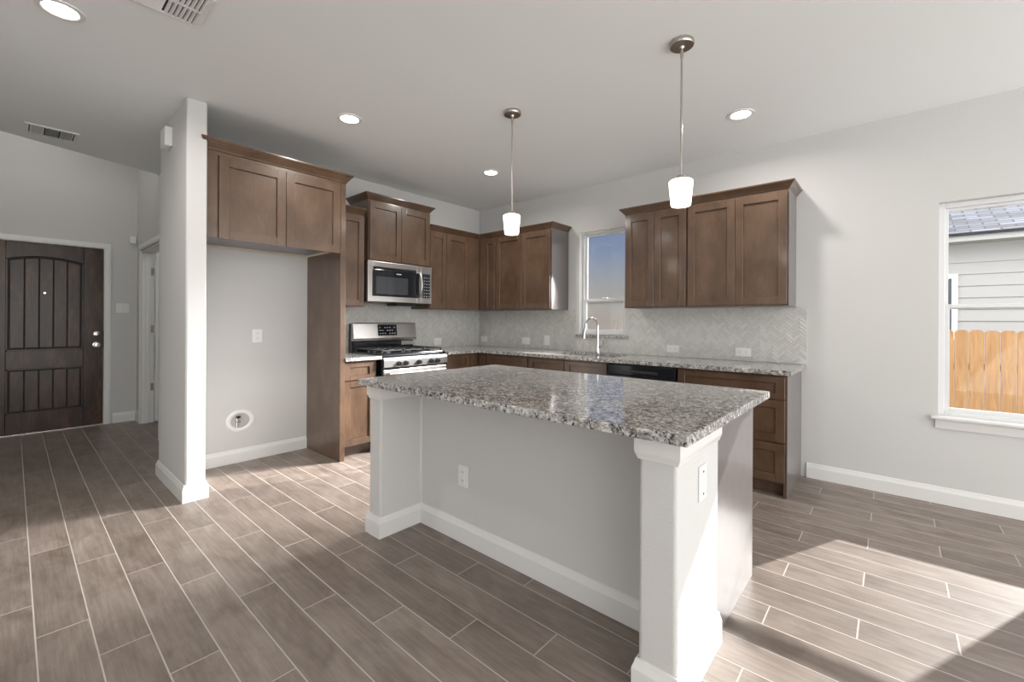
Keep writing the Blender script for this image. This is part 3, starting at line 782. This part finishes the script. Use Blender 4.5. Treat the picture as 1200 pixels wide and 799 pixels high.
# ---- microwave (root turned, local x along +y, local -y is the front)
t = thing('microwave', 'stainless over-the-range microwave with black window and curved handle', 'microwave', (0, -1.945, 0), Q)
MWW, MZ0, MZ1, MD = 0.790, 1.436, 1.852, 0.375
MB().box(0.004, MWW - 0.004, -MD, -0.012, MZ0, MZ1 - 0.001).build('case', MAT['black_plastic'], t)
fx = 0.640
m = MB(); yb, yf = -MD - 0.001, -MD - 0.030
ring(m, 0.0, fx, MZ0 + 0.004, MZ1 - 0.004, yf, yb, 0.055, 0.062)
MB_door = m.build('microwave_door', MAT['steel'], t, bevel=0.003)
wnd = MB().box(0.045, fx - 0.02, yf - 0.002, yb, MZ0 + 0.060, MZ1 - 0.085).build('window_glass', MAT['black_gloss'], MB_door, bevel=0.002)
MB().box(0.085, 0.470, yf - 0.003, yf - 0.002, MZ0 + 0.085, MZ1 - 0.155).build('window_mesh', MAT['grey_glass'], MB_door)
MB().box(0.325, 0.385, yf - 0.0035, yf - 0.002, MZ1 - 0.122, MZ1 - 0.112).build('logo_plate', MAT['legend'], MB_door)
m = MB(); ring(m, fx + 0.002, MWW, MZ0 + 0.004, MZ1 - 0.004, yf, yb, 0.022, 0.062); m.box(fx + 0.02, MWW - 0.02, yb - 0.012, yb, MZ0 + 0.06, MZ1 - 0.02)
m.box(fx + 0.02, MWW - 0.02, yf, yb, MZ1 - 0.085, MZ1 - 0.02)
m.build('control_frame', MAT['steel'], t, bevel=0.002)
kp = MB().box(fx + 0.024, MWW - 0.022, yf - 0.002, yb, MZ0 + 0.066, MZ1 - 0.085).build('keypad', MAT['black_gloss'], t)
m = MB()
for r_ in range(7):
    for c_ in range(3):
        MB().box(fx + 0.038 + c_ * 0.034, fx + 0.054 + c_ * 0.034, yf - 0.0026, yf - 0.002, MZ0 + 0.080 + r_ * 0.034, MZ0 + 0.086 + r_ * 0.034).build('key', MAT['legend'], kp)
pts = [(0, yf, MZ0 + 0.075)] + [(0, yf - 0.058 * math.sin(PI * k / 10) ** 0.6, MZ0 + 0.055 + 0.300 * k / 10) for k in range(1, 10)] + [(0, yf, MZ1 - 0.085)]
m = MB().tube([(fx - 0.028, a, z) for _, a, z in pts], 0.013, 12)
m.build('handle', MAT['steel'], MB_door, smooth=True)
m = MB().box(0.40, 0.66, -0.30, -0.12, MZ0 - 0.028, MZ0 - 0.0005)
m.build('grease_filter', MAT['black_plastic'], t)

# ---- gas range
t = thing('gas_range', 'stainless gas range with black grates and five front knobs', 'range', (0, -1.942, 0), Q)
RWD = 0.782
MB().box(0.0, RWD, -0.640, -0.025, 0.03, 0.905).build('range_body', MAT['black_gloss'], t)
MB().prism([(-0.641, 0.785), (-0.690, 0.800), (-0.690, 0.866), (-0.676, 0.892), (-0.641, 0.892)], 'x', 0.0, RWD).build('control_front', MAT['steel'], t, bevel=0.002)
for k, xx in enumerate((0.165, 0.245, 0.405, 0.560, 0.640)):
    kn = MB().lathe([(0.024, 0.0), (0.024, -0.010), (0.020, -0.014), (0.019, -0.034), (0.0001, -0.035)], (xx, -0.6905, 0.832), axis='y', n=20)
    kn.box(xx - 0.004, xx + 0.004, -0.732, -0.724, 0.815, 0.849)
    kn.build('knob', MAT['black_plastic'], t, smooth=True)
dr = MB().box(0.004, RWD - 0.004, -0.676, -0.641, 0.215, 0.775).build('oven_door', MAT['steel'], t, bevel=0.004)
MB().box(0.10, RWD - 0.10, -0.679, -0.676, 0.33, 0.66).build('oven_window', MAT['black_gloss'], dr)
MB().tube([(0.04, -0.676, 0.735), (0.05, -0.715, 0.738)] + [(0.05 + 0.682 * k / 12, -0.718 - 0.014 * math.sin(PI * k / 12), 0.738) for k in range(1, 12)] + [(RWD - 0.05, -0.715, 0.738), (RWD - 0.04, -0.676, 0.735)], 0.014, 12).build('handle', MAT['steel'], dr, smooth=True)
MB().box(0.004, RWD - 0.004, -0.674, -0.641, 0.05, 0.205).build('warming_drawer', MAT['steel'], t, bevel=0.004)
MB().box(0.0, RWD, -0.655, -0.075, 0.9055, 0.930).build('cooktop', MAT['black_gloss'], t, bevel=0.008)
# back guard
MB().box(0.0, RWD, -0.075, -0.028, 0.9055, 1.215).build('backguard', MAT['black_plastic'], t, bevel=0.004)
MB().prism([(-0.076, 1.028), (-0.128, 1.030), (-0.134, 1.060), (-0.112, 1.214), (-0.100, 1.222), (-0.076, 1.222)], 'x', -0.002, RWD + 0.002).build('control_panel', MAT['steel'], t, bevel=0.003)
dp = MB().prism([(-0.131, 1.086), (-0.136, 1.086), (-0.1195, 1.205), (-0.1145, 1.205)], 'x', 0.285, 0.520).build('display', MAT['black_gloss'], t)
m = MB()
for r_ in range(3):
    for c_ in range(7):
        if (r_ + c_) % 4 == 3: continue
        z = 1.105 + r_ * 0.032; yy = -0.136 + (z - 1.086) * 0.1387 - 0.0012
        MB().box(0.300 + c_ * 0.030, 0.318 + c_ * 0.030, yy, yy + 0.003, z, z + 0.008).build('display_mark', MAT['legend'], dp)
MB().box(0.02, RWD - 0.02, -0.100, -0.0755, 0.932, 1.026).build('vent_trim', MAT['black_gloss'], t, bevel=0.003)
MB().box(0.60, RWD - 0.02, -0.1015, -0.1, 0.975, 1.020).build('trim_plate', MAT['steel'], t)
# grates (three cast-iron sections) and burners
for s_ in range(3):
    g0 = 0.022 + s_ * 0.250; g1_ = g0 + 0.238
    m = MB(); ya, yb_ = -0.615, -0.120; zt_ = 0.962; tt = 0.011
    for xx in (g0, g1_ - tt): m.box(xx, xx + tt, ya, yb_, zt_ - 0.012, zt_)
    for yy in (ya, yb_ - tt, (ya + yb_) / 2 - tt / 2): m.box(g0, g1_, yy, yy + tt, zt_ - 0.012, zt_)
    for yc in ((ya * 0.75 + yb_ * 0.25), (ya * 0.25 + yb_ * 0.75)):
        xm = (g0 + g1_) / 2
        m.box(g0, xm - 0.03, yc - tt / 2, yc + tt / 2, zt_ - 0.010, zt_).box(xm + 0.03, g1_, yc - tt / 2, yc + tt / 2, zt_ - 0.010, zt_)
        m.box(xm - tt / 2, xm + tt / 2, yc - 0.11, yc - 0.03, zt_ - 0.010, zt_).box(xm - tt / 2, xm + tt / 2, yc + 0.03, yc + 0.11, zt_ - 0.010, zt_)
    for xx in (g0, g1_ - tt):
        for yy in (ya, yb_ - tt, (ya + yb_) / 2 - tt / 2): m.box(xx, xx + tt, yy, yy + tt, 0.9305, zt_ - 0.011)
    m.build('grate', MAT['black_matte'], t, bevel=0.0015, seg=1)
    for yc in ((ya * 0.75 + yb_ * 0.25), (ya * 0.25 + yb_ * 0.75)):
        if s_ == 1 and yc > -0.3: continue
        MB().lathe([(0.050, 0.9305), (0.050, 0.936), (0.038, 0.940), (0.038, 0.947), (0.032, 0.950), (0.0001, 0.950)], ((g0 + g1_) / 2, yc, 0), n=24).build('burner', MAT['black_matte'], t, smooth=True)

# ================================================================== ISLAND
IX0, IX1, IF = 1.985, 3.812, -2.865          # outer faces of the end walls, front of end walls
IWF, IWB, ICB = -2.575, -2.430, -1.850       # recessed wall front / back, cabinet back line
t = thing('kitchen_island', 'kitchen island with painted half wall, square end posts and white base trim', 'island', (0, 0, 0))
p = [(IX0, IWB), (IX0, IF), (2.105, IF), (2.105, IWF), (3.680, IWF), (3.680, IF), (IX1, IF), (IX1, IWB)]
MB().prism(p, 'z', 0.0, 0.8795).build('half_wall', MAT['island_wall'], t, smooth=True, bevel=0.014, seg=4)
MB().molding(p, BB).build('baseboard', MAT['trim'], t)
CAP = [(0.0, 0.793), (0.003, 0.793), (0.005, 0.800), (0.011, 0.814), (0.012, 0.822), (0.012, 0.8795), (0.0, 0.8795)]
MB().molding([(IX0, IWB), (IX0, IF), (2.105, IF), (2.105, IWF)], CAP).build('post_cap', MAT['trim'], t)
MB().molding([(3.680, IWF), (3.680, IF), (IX1, IF), (IX1, IWB)], CAP).build('post_cap', MAT['trim'], t)
cb = MB().box(2.02, 3.790, IWB + 0.001, ICB, 0.10, 0.8795).box(2.05, 3.770, IWB + 0.001, ICB - 0.07, 0.0, 0.10).build('cabinet_box', MAT['wood'], t)
MB().box(3.7905, 3.806, IWB + 0.001, ICB + 0.004, 0.0, 0.8795).build('end_panel', MAT['side_sheen'], t, bevel=0.0015, seg=1)
bk = thing('tmp', None, None); 
for k in range(4):
    a = 2.03 + k * 0.44; m = MB(); b_ = a + 0.432
    for za, zb_ in ((0.110, 0.695), (0.705, 0.862)):
        nm = 'door' if za < 0.5 else 'drawer'; m = MB(); st = 0.058 if za < .5 else 0.042
        ya, yb_ = ICB + 0.0005, ICB + 0.020
        m.box(a, a + 0.058, ya, yb_, za, zb_).box(b_ - 0.058, b_, ya, yb_, za, zb_).box(a + 0.058, b_ - 0.058, ya, yb_, za, za + st).box(a + 0.058, b_ - 0.058, ya, yb_, zb_ - st, zb_).box(a + 0.058, b_ - 0.058, ya, ya + 0.009, za + st, zb_ - st)
        m.build(nm, MAT['wood'], t)
bpy.data.objects.remove(bk)
o = MB().prism([(1.990, -2.944), (3.869, -2.944), (3.869, -1.791), (1.990, -1.791)], 'z', 0.8800, 0.914).build('island_countertop', MAT['granite'], bevel=0.004, seg=3, smooth=True)
tag(o, 'large rectangular speckled granite top resting on the island', 'countertop')

# ================================================================== CEILING LIGHTS
def can_light(x, y, z, label, power):
    t = thing('recessed_light', label, 'ceiling light', (x, y, z), group='recessed ceiling lights')
    MB().lathe([(0.066, -0.0005), (0.092, -0.0005), (0.090, -0.006), (0.070, -0.008), (0.064, -0.004)], close=True, n=40).build('trim_ring', MAT['plate'], t, smooth=True)
    MB().lathe([(0.0001, -0.0035), (0.0665, -0.0035), (0.0665, -0.0010), (0.0001, -0.0010)], n=40).build('lens', MAT['can_glow'], t)
    ld = bpy.data.lights.new('lamp', 'AREA'); ld.shape = 'DISK'; ld.size = 0.12; ld.energy = power; ld.color = (1.0, 0.96, 0.90); ld.spread = math.radians(165)
    lo = bpy.data.objects.new('lamp', ld); col.objects.link(lo); lo.parent = t; lo.location = (0, 0, -0.012)
    return t
can_light(1.235, -4.115, CH, 'recessed ceiling light at the top left, cut by the picture edge', CAN_W)
can_light(1.227, -2.595, CH, 'recessed ceiling light in front of the fridge cabinet', CAN_W)
can_light(1.213, -1.042, CH, 'small recessed ceiling light nearest the room corner', CAN_W)
can_light(3.480, -0.767, CH, 'recessed ceiling light above the right-hand wall cabinets', CAN_W)

fd = bpy.data.lights.new('foyer_lamp', 'AREA'); fd.shape = 'DISK'; fd.size = 0.2; fd.energy = 7.0; fd.color = (1.0, 0.96, 0.90)
fo = bpy.data.objects.new('foyer_lamp', fd); col.objects.link(fo); fo.location = (-1.95, -4.20, 3.73)
def pendant(x, y, label):
    t = thing('pendant_light', label, 'pendant light', (x, y, CH), group='pendants over the island')
    MB().lathe([(0.0001, 0.0), (0.062, 0.0), (0.064, -0.006), (0.064, -0.020), (0.060, -0.026), (0.016, -0.030), (0.012, -0.040), (0.0001, -0.040)][::-1], n=36).build('canopy', MAT['nickel'], t, smooth=True)
    MB().tube([(0, 0, -0.038), (0, 0, -0.735)], 0.0055, 12).lathe([(0.0001, -0.050), (0.0085, -0.050), (0.0085, -0.085), (0.0001, -0.085)], n=14).build('rod', MAT['nickel'], t, smooth=True)
    MB().lathe([(0.0001, -0.725), (0.020, -0.725), (0.030, -0.742), (0.030, -0.750), (0.0001, -0.750)], n=28).build('socket_cap', MAT['nickel'], t, smooth=True)
    MB().lathe([(0.0001, -0.751), (0.056, -0.752), (0.062, -0.758), (0.062, -0.766), (0.051, -0.886), (0.048, -0.890), (0.0001, -0.8895)], n=36).build('glass_shade', MAT['pendant_glow'], t, smooth=True)
    return t
pendant(2.236, -1.88, 'brushed nickel pendant with lit white glass, the left one over the island')
pendant(3.456, -1.88, 'brushed nickel pendant with lit white glass, the right one over the island')

# ---- vents
def vent(name, label, x0, x1, y0, y1, split):
    t = thing(name, label, 'air vent', ((x0 + x1) / 2, (y0 + y1) / 2, CH))
    hx, hy = (x1 - x0) / 2, (y1 - y0) / 2; f = 0.024
    m = MB()
    m.box(-hx, -hx + f, -hy, hy, -0.010, -0.0005).box(hx - f, hx, -hy, hy, -0.010, -0.0005).box(-hx + f, hx - f, -hy, -hy + f, -0.010, -0.0005).box(-hx + f, hx - f, hy - f, hy, -0.010, -0.0005)
    m.build('frame', MAT['plate'], t, bevel=0.002)
    MB().box(-hx + f, hx - f, -hy + f, hy - f, -0.0022, -0.0005).build('duct_opening', MAT['vent_dark'], t)
    m = MB(); ix, iy = hx - f, hy - f
    def vane(p, q, lean):   # slanted thin blade from p to q, leaning
        d = (Vector(q) - Vector(p)).normalized(); nx, ny = lean
        a0 = Vector((p[0], p[1], -0.0035)); b0 = Vector((q[0], q[1], -0.0035))
        off = Vector((nx * 0.011, ny * 0.011, -0.0085)); tk = Vector((nx * 0.0016, ny * 0.0016, 0.0))
        vs = [m.bm.verts.new(v) for v in (a0, b0, b0 + off, a0 + off, a0 + tk, b0 + tk, b0 + off + tk, a0 + off + tk)]
        for f_ in ((0, 1, 2, 3), (7, 6, 5, 4), (0, 4, 5, 1), (3, 2, 6, 7), (0, 3, 7, 4), (1, 5, 6, 2)): m.bm.faces.new([vs[i] for i in f_])
    if split:  # ends with blades across, centre plate blades along
        L = 2 * iy
        for k in range(6):
            for s in (-1, 1):
                yy = s * (iy - 0.006 - k * L * 0.05)
                vane((-ix, yy), (ix, yy), (0, -s))
        for k in range(8):
            xx = -ix + 2 * ix * (k + 0.5) / 8; vane((xx, -L * 0.15), (xx, L * 0.15), (1, 0))
    else:
        m.box(-0.006, 0.006, -iy, iy, -0.011, -0.004)
        for k in range(7):
            yy = -iy + 0.01 + k * 0.019
            vane((-ix, -yy), (ix, -yy), (0, 1))
        n = 12
        for k in range(n):
            xx = -ix + 0.008 + (2 * ix - 0.016) * k / (n - 1)
            vane((xx, -iy), (xx, iy - 0.135), (1 if xx > 0 else -1, 0))
    m.build('louvers', MAT['plate'], t)
    return t
vent('ceiling_vent', 'white square ceiling air vent cut off by the top picture edge', 1.590, 1.895, -3.940, -3.633, False)
vent('ceiling_vent', 'narrow white ceiling vent above the entry hall', -1.000, -0.735, -4.210, -3.905, True)

# ================================================================== WALL DEVICES
def plate_at(name, label, cat, pos, face, w, h, kind, group=None):
    """face: rotation about z so that local -y is the outward normal; pos is on the surface"""
    t = thing(name, label, cat, pos, face, group)
    MB().box(-w / 2, w / 2, -0.006, -0.0003, -h / 2, h / 2).build('cover_plate', MAT['plate'], t, bevel=0.0025)
    if kind == 'outlet_h':
        n = 2
        for s in (-1, 1):
            MB().box(s * w * 0.2 - 0.017, s * w * 0.2 + 0.017, -0.009, -0.006, -0.016, 0.016).build('receptacle', MAT['plate'], t, bevel=0.003)
            m = MB()
            for dz in (-0.006, 0.006): m.box(s * w * 0.2 - 0.005, s * w * 0.2 + 0.004, -0.0094, -0.009, dz - 0.0012, dz + 0.0012)
            m.build('slots', MAT['plate_shadow'], t)
    elif kind == 'outlet_v':
        for s in (-1, 1):
            MB().box(-0.016, 0.016, -0.009, -0.006, s * h * 0.2 - 0.017, s * h * 0.2 + 0.017).build('receptacle', MAT['plate'], t, bevel=0.003)
            m = MB()
            for dx in (-0.006, 0.006): m.box(dx - 0.0012, dx + 0.0012, -0.0094, -0.009, s * h * 0.2 - 0.004, s * h * 0.2 + 0.006)
            m.build('slots', MAT['plate_shadow'], t)
    elif kind == 'switch':
        k = max(1, round(w / 0.055)) if w > 0.09 else 1
        for i in range(k):
            xc = (i - (k - 1) / 2) * 0.046
            MB().box(xc - 0.0165, xc + 0.0165, -0.0095, -0.006, -0.033, 0.033).build('rocker', MAT['plate'], t, bevel=0.002)
    elif kind == 'blank':
        for s in (-1, 1): MB().cyl((0, -0.0062, s * h * 0.32), (0, -0.0075, s * h * 0.32), 0.004, n=10).build('screw', MAT['plate_shadow'], t)
    return t
TS = -0.0095
plate_at('wall_outlet', 'outlet on the window-wall tile right beside the room corner', 'outlet', (0.106, TS, 1.005), 0, 0.118, 0.072, 'outlet_h', 'backsplash outlets')
plate_at('wall_switch', 'square double switch plate on tile, left of the sink window', 'switch', (0.846, TS, 1.003), 0, 0.125, 0.088, 'switch')
plate_at('wall_switch', 'upright single switch plate on tile nearest the sink window', 'switch', (1.172, TS, 1.020), 0, 0.082, 0.118, 'switch')
plate_at('wall_outlet', 'outlet on tile above the dishwasher', 'outlet', (2.703, TS, 0.991), 0, 0.118, 0.070, 'outlet_h', 'backsplash outlets')
plate_at('wall_outlet', 'wide outlet plate on tile above the drawer cabinet', 'outlet', (3.328, TS, 0.991), 0, 0.128, 0.076, 'outlet_h', 'backsplash outlets')
plate_at('wall_outlet', 'outlet on range-wall tile just right of the stove', 'outlet', (0.0095, -0.742, 0.990), Q, 0.118, 0.088, 'outlet_h', 'backsplash outlets')
plate_at('wall_outlet', 'white outlet inside the refrigerator alcove wall', 'outlet', (0.0, -2.808, 1.106), Q, 0.082, 0.118, 'outlet_v')
plate_at('wall_outlet', 'outlet low on the recessed front wall of the island', 'outlet', (2.493, IWF, 0.372), 0, 0.080, 0.120, 'outlet_v')
plate_at('blank_plate', 'blank upright cover plate on the sunlit island end post', 'cover plate', (IX1, -2.632, 0.680), Q, 0.080, 0.124, 'blank')
plate_at('wall_switch', 'white switch plate on the entry wall beside the front door', 'switch', (DW, -3.385, 1.378), Q, 0.118, 0.118, 'switch')

# door chime sensor, alarm siren
t = thing('wall_sensor', 'small white sensor box high on wall right of the front door', 'sensor', (DW, -3.295, 2.215), Q)
MB().box(-0.030, 0.030, -0.034, -0.0003, -0.045, 0.045).build('sensor_case', MAT['plate'], t, bevel=0.006)
MB().box(-0.014, 0.014, -0.036, -0.0342, -0.030, 0.010).build('sensor_lens', MAT['vinyl'], t)
t = thing('door_chime', 'white rectangular chime box high on the end wall beside fridge cabinet', 'door chime', (0.235, WE[1], 2.600), 0)
MB().box(-0.075, 0.075, -0.050, -0.0003, -0.070, 0.070).build('chime_case', MAT['plate'], t, bevel=0.008, seg=3)
MB().box(-0.068, 0.068, -0.052, -0.0505, -0.063, -0.058).build('sound_slot', MAT['plate'], t)

# recessed oval water outlet box in the alcove
t = thing('water_outlet_box', 'round white recessed water valve box low on the alcove wall', 'water outlet box', (0.0, -2.940, 0.363), Q)
MB().lathe([(0.074, -0.0003), (0.112, -0.0003), (0.112, -0.004), (0.106, -0.007), (0.080, -0.007), (0.074, -0.004)], axis='y', n=48, sy=0.86, close=True).build('rim', MAT['plate'], t, smooth=True)
MB().lathe([(0.0001, -0.0006), (0.0745, -0.0006), (0.0745, -0.0016), (0.0001, -0.0016)], axis='y', n=48, sy=0.86).build('recess', plain('grey_recess', (0.42, 0.42, 0.42), 0.6), t)
m = MB().cyl((-0.028, -0.012, -0.05), (-0.028, -0.012, 0.02), 0.008, n=12).cyl((-0.028, -0.012, 0.02), (-0.028, -0.012, 0.045), 0.012, n=12).cyl((-0.028, -0.014, 0.0), (-0.028, -0.036, 0.0), 0.006, n=10).box(-0.045, -0.011, -0.040, -0.034, -0.005, 0.005)
m.build('valve', MAT['chrome'], t, smooth=True)
MB().box(-0.045, -0.010, -0.0405, -0.0400, 0.03, 0.05).build('valve_tag', MAT['black_plastic'], t)

# ================================================================== OUTSIDE
struct(MB().box(-40, 40, 0.141, 60, -0.75, -0.65).build('ground', MAT['ground']))
FYY = 4.30
prng = random.Random(5)
first = None
for i in range(22):
    x = 4.095 + i * 0.1445 - 0.1445 * 4
    if first is None:
        first = thing('fence_picket', 'new cedar dog-ear fence picket seen through the right window', 'fence picket', (x, FYY, -0.64), group='cedar pickets outside the right window')
        h = 1.805; w_ = 0.137
        MB().prism([(0, 0), (w_, 0), (w_, h - 0.042), (w_ - 0.010, h - 0.016), (w_ - 0.034, h), (0.034, h), (0.010, h - 0.016), (0, h - 0.042)], 'y', 0, 0.018).build('board', MAT['fence'], first)
    else:
        c = copy_tree(first); c.location = (x, FYY, -0.64 + prng.uniform(-0.004, 0.004))
    
o = MB().box(3.2, 7.2, FYY + 0.020, FYY + 0.058, 0.62, 0.71).build('fence_rail', MAT['fence'])
tag(o, 'upper horizontal cedar rail behind the fence pickets', 'fence rail')

hs = thing('neighbor_house', 'white-sided neighboring house with grey shingle roof behind the fence', 'house', (0, 6.5, -0.65))
HX0, HX1 = 3.6, 18.0
m = MB().box(HX0, HX1, 0.02, 8.0, 0, 3.272)
z = 0.15
while z < 3.06:
    m.prism([(0.02, z), (-0.004, z), (0.016, z + 0.195), (0.02, z + 0.195)], 'x', HX0, HX1); z += 0.200
m.build('siding_wall', MAT['siding'], hs)
MB().box(HX0 - 0.3, HX1, -0.42, 0.02, 3.272, 3.295).build('soffit', MAT['siding'], hs)
MB().box(HX0 - 0.3, HX1, -0.45, -0.42, 3.262, 3.36).build('fascia', MAT['siding'], hs)
# roof slab with its own origin so that the shingle courses follow the slope
ang = math.atan(0.45)
rf = MB().box(HX0 - 0.35, HX1, 0.0, 5.6, 0.0, 0.05).build('roof', MAT['shingles'], hs)
rf.location = (0, -0.50, 3.345); rf.rotation_euler = (ang, 0, 0)
wf = ring(MB(), 4.45, 5.16, 1.62, 2.76, -0.035, 0.0, 0.075).build('window', MAT['vinyl'], hs)
MB().box(4.525, 5.085, -0.012, -0.008, 1.695, 2.685).build('pane', plain('dark_window_glass', (0.05, 0.07, 0.09), 0.08), wf)
MB().box(4.525, 5.085, -0.03, -0.012, 2.16, 2.20).build('window_rail', MAT['vinyl'], wf)
